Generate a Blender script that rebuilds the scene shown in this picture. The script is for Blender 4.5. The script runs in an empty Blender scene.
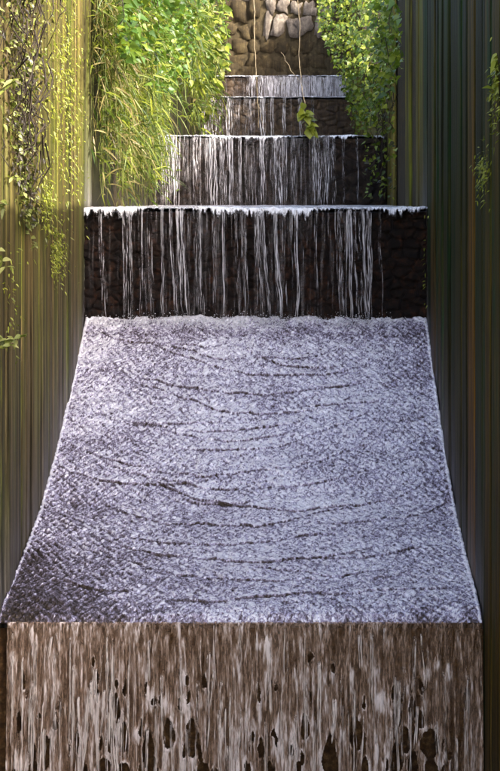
import bpy, math, random
import numpy as np
from mathutils import Vector

# ------------------------------------------------------------------ camera, sky, sun, exposure
SC = bpy.context.scene
COL = SC.collection
F = 1400.0            # focal length in photograph pixels
CX, CY = 295.0, 200.0  # principal point in photograph pixels
E = 4.4               # eye height above the lower pool floor
cam_d = bpy.data.cameras.new('camera')
cam = bpy.data.objects.new('camera', cam_d); COL.objects.link(cam)
cam.location = (0, 0, E); cam.rotation_euler = (math.radians(90), 0, 0)
cam_d.sensor_fit = 'VERTICAL'; cam_d.sensor_height = 36.0
cam_d.lens = 36.0 * F / 771.0
cam_d.shift_x = -(CX - 250.0) / 771.0
cam_d.shift_y = -(385.5 - CY) / 771.0
cam_d.clip_start = 0.05; cam_d.clip_end = 2000
SC.camera = cam

SUN_EL, SUN_AZ = math.radians(34), math.radians(38)   # azimuth: from +x turned towards the viewer
S = Vector((math.cos(SUN_EL) * math.cos(SUN_AZ), -math.cos(SUN_EL) * math.sin(SUN_AZ), math.sin(SUN_EL)))
w = bpy.data.worlds.new('World'); SC.world = w; w.use_nodes = True
wn = w.node_tree.nodes; wl = w.node_tree.links
bg = wn['Background']
sky = wn.new('ShaderNodeTexSky'); sky.sky_type = 'NISHITA'; sky.sun_disc = False
sky.sun_elevation = SUN_EL; sky.sun_rotation = math.atan2(S.x, S.y)
sky.air_density = 0.8; sky.dust_density = 4.5; sky.ozone_density = 0.4
wl.new(sky.outputs[0], bg.inputs[0]); bg.inputs[1].default_value = 0.15
sun_d = bpy.data.lights.new('sun', 'SUN'); sun_d.energy = 2.1; sun_d.angle = math.radians(0.6); sun_d.color = (1.0, 0.95, 0.86)
sun = bpy.data.objects.new('sun', sun_d); COL.objects.link(sun)
sun.rotation_euler = (-S).to_track_quat('-Z', 'Y').to_euler(); sun.location = (20, -10, 40)
SC.view_settings.view_transform = 'Standard'; SC.view_settings.look = 'None'
SC.view_settings.gamma = 1.0; SC.view_settings.use_curve_mapping = False
SC.view_settings.exposure = 2.42
SC.render.engine = 'CYCLES'
SC.cycles.transparent_max_bounces = 24; SC.cycles.max_bounces = 8
SC.cycles.use_denoising = True

# ------------------------------------------------------------------ helpers
random.seed(7); RNG = np.random.default_rng(7)

def pt(px, py, d):
    """photograph pixel at depth d -> place in the scene"""
    return Vector(((px - CX) / F * d, d, E - (py - CY) / F * d))

_lat = np.random.default_rng(99).random((256, 256))
def vnoise(x, y):
    xi = np.floor(x).astype(int); yi = np.floor(y).astype(int)
    fx = x - xi; fy = y - yi
    fx = fx * fx * (3 - 2 * fx); fy = fy * fy * (3 - 2 * fy)
    a = _lat[xi & 255, yi & 255]; b = _lat[(xi + 1) & 255, yi & 255]
    c = _lat[xi & 255, (yi + 1) & 255]; d = _lat[(xi + 1) & 255, (yi + 1) & 255]
    return (a * (1 - fx) + b * fx) * (1 - fy) + (c * (1 - fx) + d * fx) * fy
def fbm(x, y, o=4):
    s = 0; a = 0.5
    for k in range(o):
        s = s + a * (vnoise(x * 2 ** k + 17.3 * k, y * 2 ** k + 5.1 * k) - 0.5); a *= 0.5
    return s

def mesh(name, verts, faces, mat=None, parent=None, smooth=True, attrs=None):
    """verts (n,3), faces (m,k) with one k -> one linked mesh object"""
    verts = np.asarray(verts, dtype=np.float32); faces = np.asarray(faces, dtype=np.int32)
    me = bpy.data.meshes.new(name)
    m, k = faces.shape
    me.vertices.add(len(verts)); me.vertices.foreach_set('co', verts.ravel())
    me.loops.add(m * k); me.loops.foreach_set('vertex_index', faces.ravel())
    me.polygons.add(m)
    me.polygons.foreach_set('loop_start', np.arange(0, m * k, k, dtype=np.int32))
    me.polygons.foreach_set('use_smooth', np.full(m, smooth, dtype=bool))
    me.update(calc_edges=True)
    for an, av in (attrs or {}).items():
        at = me.attributes.new(an, 'FLOAT', 'POINT'); at.data.foreach_set('value', np.asarray(av, dtype=np.float32).ravel())
    me.validate()
    if mat: me.materials.append(mat)
    o = bpy.data.objects.new(name, me); COL.objects.link(o)
    if parent: o.parent = parent
    return o

def thing(name, label, cat, group=None):
    o = bpy.data.objects.new(name, None); COL.objects.link(o)
    o['label'] = label; o['category'] = cat
    if group: o['group'] = group
    return o

def grid_faces(nu, nv):
    i = np.arange(nu - 1)[:, None] * nv + np.arange(nv - 1)[None, :]
    i = i.ravel()
    return np.stack([i, i + 1, i + nv + 1, i + nv], 1)

def box_vf(x0, x1, y0, y1, z0, z1):
    v = [(x0, y0, z0), (x1, y0, z0), (x1, y1, z0), (x0, y1, z0), (x0, y0, z1), (x1, y0, z1), (x1, y1, z1), (x0, y1, z1)]
    f = [(0, 3, 2, 1), (4, 5, 6, 7), (0, 1, 5, 4), (1, 2, 6, 5), (2, 3, 7, 6), (3, 0, 4, 7)]
    return v, f

class NT:
    def __init__(s, name):
        s.m = bpy.data.materials.new(name); s.m.use_nodes = True
        s.n = s.m.node_tree.nodes; s.l = s.m.node_tree.links
        s.p = s.n['Principled BSDF']; s.out = s.n['Material Output']
    def node(s, t, **k):
        x = s.n.new(t)
        for a, b in k.items(): setattr(x, a, b)
        return x
    def link(s, a, b): s.l.new(a, b)
    def coords(s, scale):
        g = s.node('ShaderNodeNewGeometry'); mp = s.node('ShaderNodeMapping')
        mp.inputs['Scale'].default_value = scale
        s.link(g.outputs['Position'], mp.inputs['Vector']); return mp.outputs[0]
    def noise(s, scale, vec=None, detail=4, rough=0.55, dist=0.0):
        t = s.node('ShaderNodeTexNoise'); t.inputs['Scale'].default_value = 1.0
        t.inputs['Detail'].default_value = detail; t.inputs['Roughness'].default_value = rough; t.inputs['Distortion'].default_value = dist
        s.link(vec or s.coords(scale), t.inputs['Vector']); return t.outputs['Fac']
    def ramp(s, fac, stops):
        r = s.node('ShaderNodeValToRGB'); el = r.color_ramp.elements
        while len(el) < len(stops): el.new(0.5)
        for e, (p, c) in zip(el, stops):
            e.position = p
            e.color = (c, c, c, 1) if not hasattr(c, '__len__') else (*c, 1)
        s.link(fac, r.inputs[0]); return r.outputs[0]
    def mix(s, fac, a, b, mode='MIX'):
        x = s.node('ShaderNodeMix', data_type='RGBA', blend_type=mode)
        for i, v in ((0, fac), (6, a), (7, b)):
            if isinstance(v, (int, float)): x.inputs[i].default_value = v
            elif isinstance(v, tuple): x.inputs[i].default_value = (*v, 1)
            else: s.link(v, x.inputs[i])
        return x.outputs[2]
    def math(s, op, a, b=0.0, clamp=False):
        x = s.node('ShaderNodeMath', operation=op, use_clamp=clamp)
        for i, v in ((0, a), (1, b)):
            if isinstance(v, (int, float)): x.inputs[i].default_value = v
            else: s.link(v, x.inputs[i])
        return x.outputs[0]
    def attr(s, name): 
        a = s.node('ShaderNodeAttribute'); a.attribute_name = name; return a.outputs['Fac']
    def rnd(s): return s.node('ShaderNodeObjectInfo').outputs['Random']
    def bump(s, h, strength, dist):
        b = s.node('ShaderNodeBump'); b.inputs['Strength'].default_value = strength; b.inputs['Distance'].default_value = dist
        s.link(h, b.inputs['Height']); s.link(b.outputs[0], s.p.inputs['Normal']); return b
    def base(s, c):
        if isinstance(c, tuple): s.p.inputs['Base Color'].default_value = (*c, 1)
        else: s.link(c, s.p.inputs['Base Color'])
    def set(s, **k):
        for a, b in k.items():
            i = s.p.inputs[a.replace('_', ' ')]
            if isinstance(b, (int, float)): i.default_value = b
            else: s.link(b, i)

# ------------------------------------------------------------------ dimensions of the cascade
W = 3.0
YN = 12.78
D0 = F * W / 480.0                       # depth of the front lip
XL, XR = -295.0 / 480 * W, 185.0 / 480 * W
D1, D2, D3, D4, D5 = 1.42 * D0, 2.13 * D0, 3.2 * D0, 3.36 * D0, 3.56 * D0
def zy(py, d): return E - (py - CY) / F * d
Z0 = zy(622, D0); Z1f = zy(320, D1); Z1 = zy(208, D1); Z2 = zy(136, D2); Z3 = zy(97, D3); Z4 = zy(76, D4)
ZB = 0.0                                 # floor of the pool below the front fall
_pr = np.array([0.998, 1.004, 1.012, 1.03, 1.06, 1.10, 1.17, 1.25, 1.33, 1.42, 1.45])
_pz = np.array([zy(y, r * D0) for r, y in zip(_pr, [624, 614, 606, 593, 573, 549, 505, 444, 383, 318, 300])])
_pz[-1] = _pz[-2] + 0.02
_yy = np.linspace(_pr[0], _pr[-1], 400); _zz = np.interp(_yy, _pr, _pz)
_k = np.ones(15) / 15; _zs = np.convolve(np.pad(_zz, 7, mode='edge'), _k, 'valid'); _zs[:8] = _zz[:8]
def chute_z(y): return np.interp(np.asarray(y) / D0, _yy, _zs)
def water_z(y):
    y = np.asarray(y, dtype=float)
    return np.where(y < D0, ZB + 0.3, np.where(y < D1, chute_z(np.clip(y, D0, D1)), np.where(y < D2, Z1, np.where(y < D3, Z2, Z4))))
def bank_r(y):
    return np.interp(y, [-400, -10, 3.0, 5.2, 12.9, 13.2, 15.5, 18.4, 18.8, 24, 30, 40, 400], [E - 4, E - 2.0, E - 1.6, E + 2.5, E + 2.55, E + 2.2, E + 2.4, E + 2.75, E + 1.6, E + 2.4, E + 5.2, E + 5.6, E + 12])
def bank_z(y):
    return np.interp(y, [-400, -10, 3.0, 5.2, 14, 30, 40, 400], [E - 4, E - 2.0, E - 1.6, E + 2.55, E + 2.75, E + 4.9, E + 5.6, E + 12])

# ------------------------------------------------------------------ materials
def wall_material(name, cols, moss, moss_amt, refl_col, rough=0.75, grain=1.0, var=((0.55, 0.55, 0.52), (1.0, 0.97, 0.9), (1.35, 1.25, 1.05)), low=None, refl_amt=1.0):
    t = NT(name)
    st = t.noise((9, 9, 0.28), detail=6, rough=0.62)
    st2 = t.noise((38, 38, 0.9), detail=5, rough=0.6)
    c = t.ramp(st, [(0.33, cols[0]), (0.5, cols[1]), (0.66, cols[2])])
    c = t.mix(t.math('MULTIPLY', t.ramp(st2, [(0.35, 0.0), (0.7, 1.0)]), 0.55), c, t.mix(0.5, c, cols[3]))
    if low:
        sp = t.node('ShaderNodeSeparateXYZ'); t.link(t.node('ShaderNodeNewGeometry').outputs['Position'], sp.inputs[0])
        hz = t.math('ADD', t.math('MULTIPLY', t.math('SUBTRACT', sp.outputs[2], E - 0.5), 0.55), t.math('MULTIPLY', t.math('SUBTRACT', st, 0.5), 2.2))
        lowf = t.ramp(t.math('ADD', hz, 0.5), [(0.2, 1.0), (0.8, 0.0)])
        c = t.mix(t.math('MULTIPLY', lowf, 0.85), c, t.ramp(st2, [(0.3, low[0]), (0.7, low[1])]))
    r = t.rnd()
    c = t.mix(0.75, c, t.ramp(r, [(0.0, var[0]), (0.5, var[1]), (1.0, var[2])]), 'MULTIPLY')
    mo = t.math('MULTIPLY', t.ramp(t.noise((3.2, 3.2, 0.35), detail=5), [(0.46, 0.0), (0.62, 1.0)]), t.ramp(t.noise((30, 30, 2.2), detail=4), [(0.38, 0.1), (0.6, 1.0)]))
    mo2 = t.math('MULTIPLY', t.attr('mossy'), t.ramp(t.noise((26, 26, 0.8), detail=5, rough=0.65), [(0.44, 0.0), (0.62, 0.75)]))
    c = t.mix(t.math('MULTIPLY', mo, moss_amt), c, moss)
    c = t.mix(mo2, c, (0.075, 0.088, 0.005))
    blot = t.ramp(t.noise((14, 14, 7), detail=6, rough=0.7), [(0.6, 0.0), (0.72, 0.6)])
    c = t.mix(blot, c, (0.03, 0.025, 0.018))
    wv = t.math('MULTIPLY', t.attr('water_refl'), t.ramp(st2, [(0.34, 0.25 * refl_amt), (0.6, refl_amt)]))
    c = t.mix(wv, c, refl_col)  # tint by the waterline: the water's reflection painted on the near walls
    c = t.mix(1.0, c, t.ramp(t.noise((48, 48, 0.45), detail=6, rough=0.7), [(0.38, 0.16), (0.5, 0.8), (0.62, 1.5)]), 'MULTIPLY')
    t.base(c)
    t.set(Specular_IOR_Level=0.15, Roughness=t.math('SUBTRACT', rough, t.math('MULTIPLY', t.attr('water_refl'), 0.35)))
    h = t.math('ADD', t.math('MULTIPLY', st2, 0.7), t.math('MULTIPLY', t.noise((60, 60, 40), detail=3), 0.4))
    t.bump(h, 0.6 * grain, 0.02)
    return t.m

M = {}
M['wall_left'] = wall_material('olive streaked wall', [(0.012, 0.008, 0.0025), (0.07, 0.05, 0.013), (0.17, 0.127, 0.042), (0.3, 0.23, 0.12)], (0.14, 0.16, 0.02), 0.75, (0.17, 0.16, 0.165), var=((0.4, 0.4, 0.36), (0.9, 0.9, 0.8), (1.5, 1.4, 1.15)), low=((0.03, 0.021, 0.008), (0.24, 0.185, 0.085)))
M['wall_right'] = wall_material('dark mossy wall', [(0.0025, 0.004, 0.001), (0.012, 0.0155, 0.003), (0.06, 0.043, 0.007), (0.1, 0.072, 0.026)], (0.003, 0.042, 0.009), 0.9, (0.15, 0.14, 0.165), var=((0.3, 0.55, 0.4), (0.75, 1.0, 0.55), (3.0, 2.1, 0.9)), low=((0.018, 0.012, 0.002), (0.1, 0.066, 0.012)), refl_amt=0.75)
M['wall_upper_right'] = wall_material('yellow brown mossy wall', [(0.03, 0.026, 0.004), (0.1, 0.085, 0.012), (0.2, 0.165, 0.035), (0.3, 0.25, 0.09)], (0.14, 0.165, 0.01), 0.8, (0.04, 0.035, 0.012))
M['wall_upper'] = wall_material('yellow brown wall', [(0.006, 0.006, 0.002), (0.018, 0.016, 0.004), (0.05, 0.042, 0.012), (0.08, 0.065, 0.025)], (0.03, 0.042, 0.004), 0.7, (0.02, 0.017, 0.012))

def stone_mat(name, c0, c1, c2, rough, scale=1.0):
    t = NT(name)
    n = t.noise((7 * scale, 7 * scale, 7 * scale), detail=8, rough=0.7)
    c = t.ramp(n, [(0.3, c0), (0.52, c1), (0.72, c2)])
    st = t.ramp(t.noise((22, 22, 1.1), detail=5), [(0.42, 0.0), (0.65, 0.7)])
    c = t.mix(st, c, c0)
    c = t.mix(0.5, c, t.ramp(t.rnd(), [(0, 0.6), (1, 1.35)]), 'MULTIPLY')
    t.base(c); t.set(Roughness=t.math('ADD', rough - 0.15, t.math('MULTIPLY', n, 0.3)))
    t.set(Specular_IOR_Level=0.25)
    t.bump(t.noise((55 * scale, 55 * scale, 45 * scale), detail=6, rough=0.7), 0.8, 0.02)
    return t.m
M['riser'] = stone_mat('wet dark riser stone', (0.003, 0.0016, 0.001), (0.014, 0.006, 0.0028), (0.085, 0.03, 0.011), 0.55, 2.2)
M['riser_mid'] = stone_mat('dark brown riser stone', (0.005, 0.003, 0.002), (0.02, 0.011, 0.006), (0.08, 0.045, 0.025), 0.5)
M['riser_far'] = stone_mat('brown riser stone', (0.016, 0.01, 0.006), (0.06, 0.038, 0.021), (0.16, 0.108, 0.065), 0.4)
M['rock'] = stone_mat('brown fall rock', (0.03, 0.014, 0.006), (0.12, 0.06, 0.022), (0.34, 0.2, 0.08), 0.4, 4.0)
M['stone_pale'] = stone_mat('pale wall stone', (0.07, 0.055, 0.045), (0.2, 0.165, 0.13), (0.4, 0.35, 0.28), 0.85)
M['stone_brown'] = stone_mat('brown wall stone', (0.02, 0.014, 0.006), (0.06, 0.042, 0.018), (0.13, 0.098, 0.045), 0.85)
M['earth'] = stone_mat('dark joint earth', (0.025, 0.018, 0.009), (0.06, 0.045, 0.022), (0.11, 0.082, 0.042), 0.9)

def ground_mat():
    t = NT('grassy bank soil')
    n = t.noise((0.7, 0.7, 0.7), detail=8, rough=0.65)
    c = t.ramp(n, [(0.3, (0.05, 0.04, 0.02)), (0.5, (0.06, 0.08, 0.025)), (0.7, (0.09, 0.12, 0.03))])
    t.base(c); t.set(Roughness=0.95); t.bump(t.noise((9, 9, 9), detail=6), 1.0, 0.08); return t.m
M['ground'] = ground_mat()

def chute_mat():
    t = NT('aerated chute water')
    v1 = t.noise((26, 20, 9), detail=3, rough=0.65, dist=0.9)
    v2 = t.noise((80, 60, 30), detail=2, rough=0.6, dist=0.8)
    big = t.noise((2.2, 2.6, 1.0), detail=4)
    f = t.math('ADD', t.math('MULTIPLY', v1, 0.5), t.math('MULTIPLY', v2, 0.5))
    f = t.math('ADD', f, t.math('MULTIPLY', t.math('SUBTRACT', big, 0.5), 0.16))
    f = t.math('ADD', f, t.attr('foam'))
    c = t.ramp(f, [(0.29, (0.05, 0.036, 0.026)), (0.40, (0.19, 0.155, 0.185)), (0.48, (0.53, 0.47, 0.61)), (0.54, (1.0, 0.96, 1.0))])
    t.base(c)
    t.set(Roughness=0.14, IOR=1.33, Metallic=0.4)
    t.bump(t.math('ADD', t.math('MULTIPLY', v1, 0.6), t.math('MULTIPLY', v2, 0.5)), 0.8, 0.022)
    return t.m
M['chute'] = chute_mat()

def fall_mat(name, lo, hi, a_lo, a_hi, fx=55, fz=1.6, rough=0.15, cut=(0.38, 0.62), mid=None):
    t = NT(name)
    s = t.noise((fx, fx, fz), detail=5, rough=0.6, dist=0.3)
    s2 = t.noise((fx * 2.4, fx * 2.4, fz * 5), detail=3)
    f = t.math('ADD', t.math('MULTIPLY', s, 0.7), t.math('MULTIPLY', s2, 0.3))
    f = t.math('ADD', f, t.attr('foam'))
    t.base(t.ramp(f, [(cut[0], lo), (cut[1], hi)] if mid is None else [(cut[0], lo), (cut[0] + 0.6 * (cut[1] - cut[0]), mid), (cut[1], hi)]))
    t.set(Roughness=rough, IOR=1.33, Alpha=t.ramp(f, [(cut[0], a_lo), (cut[1], a_hi)]))
    t.bump(f, 0.8, 0.02)
    return t.m
M['stream'] = fall_mat('falling stream water', (0.25, 0.22, 0.23), (0.86, 0.83, 0.86), 0.0, 0.9, 75, 3.2, cut=(0.42, 0.66))
M['stream_warm'] = fall_mat('warm stream water', (0.4, 0.3, 0.24), (1.0, 0.88, 0.8), 0.0, 0.9, 75, 3.2, cut=(0.41, 0.62))
M['veil'] = fall_mat('thin water veil', (0.2, 0.16, 0.15), (0.8, 0.77, 0.79), 0.0, 0.6, 38, 0.9, cut=(0.44, 0.7))
M['lip'] = fall_mat('white water lip', (0.4, 0.38, 0.42), (0.92, 0.92, 0.95), 0.0, 1.0, 45, 20, rough=0.2)
M['sheet'] = fall_mat('brown water sheet', (0.16, 0.08, 0.036), (1.0, 0.87, 0.81), 0.3, 0.95, 55, 3.8, rough=0.08, cut=(0.37, 0.665), mid=(0.47, 0.32, 0.23))
M['foam'] = fall_mat('splash foam', (0.4, 0.39, 0.44), (0.9, 0.9, 0.94), 0.85, 1.0, 40, 40, rough=0.35)
def pool_mat():
    t = NT('lower pool water'); t.base((0.05, 0.045, 0.035)); t.set(Roughness=0.08, IOR=1.33)
    t.bump(t.noise((14, 14, 14), detail=4), 0.5, 0.03); return t.m
M['pool'] = pool_mat()

def leaf_mat(name, c0, c1, c2, trans=0.35):
    t = NT(name)
    c = t.ramp(t.attr('tint'), [(0.0, c0), (0.5, c1), (1.0, c2)])
    t.base(c); t.set(Roughness=0.45)
    tr = t.node('ShaderNodeBsdfTranslucent'); mx = t.node('ShaderNodeMixShader'); mx.inputs[0].default_value = trans
    t.link(t.mix(0.5, c, (0.2, 0.3, 0.02)), tr.inputs['Color'])
    t.link(t.p.outputs[0], mx.inputs[1]); t.link(tr.outputs[0], mx.inputs[2]); t.link(mx.outputs[0], t.out.inputs['Surface'])
    return t.m
M['blade'] = leaf_mat('yellow green blades', (0.015, 0.038, 0.004), (0.085, 0.125, 0.01), (0.27, 0.29, 0.03))
M['straw'] = leaf_mat('straw coloured blades', (0.08, 0.06, 0.015), (0.2, 0.155, 0.05), (0.32, 0.26, 0.1))
M['ivy'] = leaf_mat('bright ivy leaves', (0.018, 0.042, 0.004), (0.115, 0.165, 0.012), (0.36, 0.4, 0.045))
M['broad'] = leaf_mat('broad green leaves', (0.018, 0.045, 0.006), (0.055, 0.12, 0.014), (0.14, 0.22, 0.03))
M['pale_leaf'] = leaf_mat('pale ivy leaves', (0.07, 0.085, 0.012), (0.22, 0.25, 0.05), (0.5, 0.5, 0.2))
M['dull_leaf'] = leaf_mat('dry brown ivy leaves', (0.01, 0.006, 0.004), (0.035, 0.022, 0.01), (0.11, 0.085, 0.03))
M['moss'] = leaf_mat('yellow moss', (0.09, 0.11, 0.01), (0.24, 0.27, 0.022), (0.44, 0.46, 0.06), 0.3)
def twig_mat(name, a, b):
    t = NT(name); t.base(t.ramp(t.noise((40, 40, 12)), [(0.3, a), (0.7, b)])); t.set(Roughness=0.8); return t.m
M['twig'] = twig_mat('dark twig bark', (0.01, 0.006, 0.004), (0.04, 0.026, 0.014))
M['root'] = twig_mat('pale hanging root', (0.16, 0.12, 0.07), (0.34, 0.27, 0.17))
M['stalk'] = twig_mat('green stalk', (0.05, 0.065, 0.008), (0.15, 0.155, 0.03))

# ------------------------------------------------------------------ ground, pool, walls
def build_ground():
    ys = np.unique(np.concatenate([np.linspace(-400, -20, 12), np.linspace(-20, 45, 80), np.linspace(45, 400, 14)]))
    xs = np.array([-400, -200, -90, -40, -20, -12, -7, -4.5, -3.2, XL - 0.42, XR + 0.45, 2.6, 4, 6.5, 12, 20, 40, 90, 200, 400])
    X, Y = np.meshgrid(xs, ys, indexing='ij'); Z = np.where(X > 0, bank_r(Y), bank_z(Y)) - 0.1 + 0.5 * fbm(X * 0.3 + 40, Y * 0.3 + 40) * np.clip((np.abs(X) - 2.5) / 4, 0, 1)
    f = grid_faces(len(xs), len(ys)); nv = len(ys); ci = 9
    col, row = f[:, 0] // nv, f[:, 0] % nv
    keep = ~((col == ci) & (ys[row + 1] <= D5 + 0.9) & (ys[row] >= -30))
    v = np.stack([X.ravel(), Y.ravel(), Z.ravel()], 1)
    o = mesh('ground', v, f[keep][:, ::-1], M['ground']); o['kind'] = 'structure'
    # floor of the channel under the viewer
    v, f = box_vf(XL - 0.4, XR + 0.4, -30, D0 + 0.5, ZB - 0.4, ZB)
    o = mesh('channel_floor', v, f, M['rock'], smooth=False); o['kind'] = 'structure'
    xs = np.linspace(XL - 0.02, XR + 0.02, 60); ys = np.linspace(-30, D0 + 0.02, 200)
    X, Y = np.meshgrid(xs, ys, indexing='ij'); Z = ZB + 0.25 + 0.03 * fbm(X * 4, Y * 4)
    o = mesh('pool_water', np.stack([X.ravel(), Y.ravel(), Z.ravel()], 1), grid_faces(60, 200)[:, ::-1], M['pool']); o['kind'] = 'structure'
build_ground()

def board_wall(name, label, xf, side, y0, y1, mat, wmin, wmax, seed, proud=0.014, zlo=None, first=None):
    """A retaining wall of upright boards. side=-1: left wall (faces +x), +1: right wall (faces -x)."""
    rng = np.random.default_rng(seed)
    t = thing(name, label, 'wall')
    t.location = (xf, y0, 0)
    base = Vector((xf, y0, 0))
    zlo = ZB - 0.2 if zlo is None else zlo
    bz = bank_r if side > 0 else bank_z
    ny = 40; yy = np.linspace(y0, y1, ny); zt = bz(yy)
    xb = xf + side * 0.03; xo = xf + side * 0.45
    v = []
    for y, z in zip(yy, zt): v += [(xb, y, zlo), (xb, y, z), (xo, y, z), (xo, y, zlo)]
    f = []
    for i in range(ny - 1):
        for k in range(4):
            a, b = i * 4 + k, i * 4 + (k + 1) % 4
            f.append((a, b, b + 4, a + 4) if side < 0 else (b, a, a + 4, b + 4))
    f += [(0, 1, 2, 3), tuple((ny - 1) * 4 + q for q in (3, 2, 1, 0))]
    core = mesh('wall_core', np.array(v) - np.array(base), f, M['earth'], t, smooth=False)
    y = y0; k = 0
    while y < y1 - 0.03:
        wd = first[k] if first and k < len(first) else rng.uniform(wmin, wmax)
        wd = min(wd, y1 - y); gap = rng.uniform(0.006, 0.03)
        a, b = y + gap / 2, y + wd - gap / 2
        off = rng.normal(0, proud)
        u = np.array([0, 0.02, 0.12, 0.35, 0.65, 0.88, 0.98, 1.0]); dep = np.array([0.035, 0.006, 0.0, 0, 0, 0.0, 0.006, 0.035])
        zt = float(bz((a + b) / 2)) + rng.uniform(-0.01, 0.03)
        zz = np.linspace(zlo, zt, 60)
        U, Zg = np.meshgrid(u, zz, indexing='ij')
        Y = a + (b - a) * U + 0.006 * fbm(Zg * 1.3 + 9 * k, U * 0 + k)
        ridge = 0.010 * fbm(U * 5 + 31 * k, Zg * 0.5 + 3 * k, 3) + 0.006 * fbm(U * 9 + k, Zg * 6, 3)
        X = xf + side * (dep[:, None] + off + ridge + 0.012)
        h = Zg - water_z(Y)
        water_refl = np.clip(np.exp(-np.clip(h - 0.1, 0, 9) / 0.4) * (0.75 + 0.8 * fbm(Y * 6, Zg * 1.5)), 0, 0.9)  # mask for the painted water reflection, fading upwards; also smooths the wet boards
        mossy = np.clip((Y - 9.3) / 1.2, 0, 1) * np.clip((Zg - (E - 0.55 + 0.5 * fbm(Y * 4, Zg * 0 + 2))) / 0.7, 0, 1) * ((0.9 if side < 0 else 0.0) * (Y < YN))
        v = np.stack([X.ravel(), Y.ravel(), Zg.ravel()], 1) - np.array(base)
        f = grid_faces(len(u), 60)
        mesh('board', v, f if side < 0 else f[:, ::-1], mat, t, attrs={'water_refl': water_refl, 'mossy': mossy})
        y += wd; k += 1
    return t

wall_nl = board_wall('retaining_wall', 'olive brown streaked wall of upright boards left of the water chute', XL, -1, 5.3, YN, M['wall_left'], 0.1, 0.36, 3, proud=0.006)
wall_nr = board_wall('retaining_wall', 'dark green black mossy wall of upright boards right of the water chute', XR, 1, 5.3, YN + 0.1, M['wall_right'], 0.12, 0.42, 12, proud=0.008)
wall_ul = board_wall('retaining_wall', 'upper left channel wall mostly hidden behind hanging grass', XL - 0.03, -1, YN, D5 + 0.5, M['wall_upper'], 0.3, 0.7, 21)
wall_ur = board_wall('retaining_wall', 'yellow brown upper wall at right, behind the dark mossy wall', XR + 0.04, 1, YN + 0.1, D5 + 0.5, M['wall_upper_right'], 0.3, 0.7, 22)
wall_ul['group'] = wall_ur['group'] = wall_nl['group'] = wall_nr['group'] = 'channel walls'
# low walls of the channel further down
for side, xf, lab in ((-1, XL, 'low left channel wall beside the lower pool'), (1, XR, 'low right channel wall beside the lower pool')):
    v, f = [], []
    for y in (-30, 3.0, 5.3):
        zt = float(bank_z(y)) if y < 5 else float(bank_z(5.2))
        q = [(xf, y, ZB - 0.2), (xf, y, zt), (xf + side * 0.45, y, zt), (xf + side * 0.45, y, ZB - 0.2)]
        v += q
    for i in range(2):
        for k in range(4):
            a, b = i * 4 + k, i * 4 + (k + 1) % 4
            f.append((a, b, b + 4, a + 4) if side < 0 else (b, a, a + 4, b + 4))
    f += [(0, 1, 2, 3)]
    o = mesh('channel_wall', v, f, M['wall_left'] if side < 0 else M['wall_right'], smooth=False)
    o['label'] = lab; o['category'] = 'wall'; o['group'] = 'channel walls'

# ------------------------------------------------------------------ stone steps
def worley(x, y, seed):
    rng = np.random.default_rng(seed)
    px = rng.random((64, 64)); py = rng.random((64, 64)); ph = rng.random((64, 64))
    xi = np.floor(x).astype(int); yi = np.floor(y).astype(int)
    d1 = np.full(x.shape, 9.0); d2 = np.full(x.shape, 9.0); hh = np.zeros(x.shape)
    for i in (-1, 0, 1):
        for j in (-1, 0, 1):
            a, b = (xi + i) & 63, (yi + j) & 63
            d = np.hypot(xi + i + px[a, b] - x, yi + j + py[a, b] - y)
            new = d < d1
            d2 = np.where(new, d1, np.minimum(d2, d)); hh = np.where(new, ph[a, b], hh); d1 = np.where(new, d, d1)
    return d1, d2 - d1, hh

def stone_step(label, y, zlo, zhi, tread_to, mat, seed, x0=XL - 0.05, x1=XR + 0.06, amp=0.05, cell=0.22, nx=260):
    t = thing('weir_step', label, 'step', 'stone steps of the cascade'); t.location = (0, y, zlo)
    nz = max(30, int(nx * (zhi - zlo) / (x1 - x0)))
    xs = np.linspace(x0, x1, nx); zs = np.linspace(zlo - 0.15, zhi - 0.06, nz)
    X, Z = np.meshgrid(xs, zs, indexing='ij')
    d1, e, hh = worley(X / cell + 20 + seed, Z / (cell * 0.7) + 20, seed)
    Y = y + amp * (0.9 - hh * 0.8) - amp * 0.5 * np.clip(e * 3, 0, 1) + amp * 0.8 * fbm(X * 9, Z * 9 + seed, 5)
    v = np.stack([X.ravel(), Y.ravel(), Z.ravel()], 1) - np.array((0, y, zlo))
    mesh('riser', v, grid_faces(nx, nz), mat, t)
    # crest stones, one by one
    x = x0; rng = np.random.default_rng(seed + 5)
    while x < x1 - 0.02:
        wd = min(rng.uniform(0.35, 0.7), x1 - x)
        vv, ff = box_vf(x + 0.006, x + wd - 0.006, y + rng.uniform(-0.015, 0.03), y + 0.5, zhi - 0.10, zhi - 0.035 + rng.uniform(-0.012, 0.008))
        c = mesh('crest_stone', np.array(vv) - np.array((0, y, zlo)), ff, mat, t, smooth=False)
        bv = c.modifiers.new('bevel', 'BEVEL'); bv.width = 0.012; bv.segments = 2
        x += wd
    vv, ff = box_vf(x0, x1, y + 0.3, tread_to, zhi - 0.3, zhi - 0.08)
    mesh('tread', np.array(vv) - np.array((0, y, zlo)), ff, mat, t, smooth=False)
    return t
stone_step('widest dark wet stone step at the head of the chute', D1, Z1f, Z1, D2 + 0.4, M['riser'], 31, amp=0.035, cell=0.12, nx=380)
stone_step('second dark stone step up, with many white streams', D2, Z1, Z2, D3 + 0.4, M['riser_mid'], 32)
stone_step('third brown stone step, below the topmost narrow step', D3, Z2, Z3, D4 + 0.3, M['riser_far'], 33)
stone_step('topmost shallow step below the old stone wall', D4, Z3 - 0.05, Z4, D5 + 0.3, M['riser_far'], 34)
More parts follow.
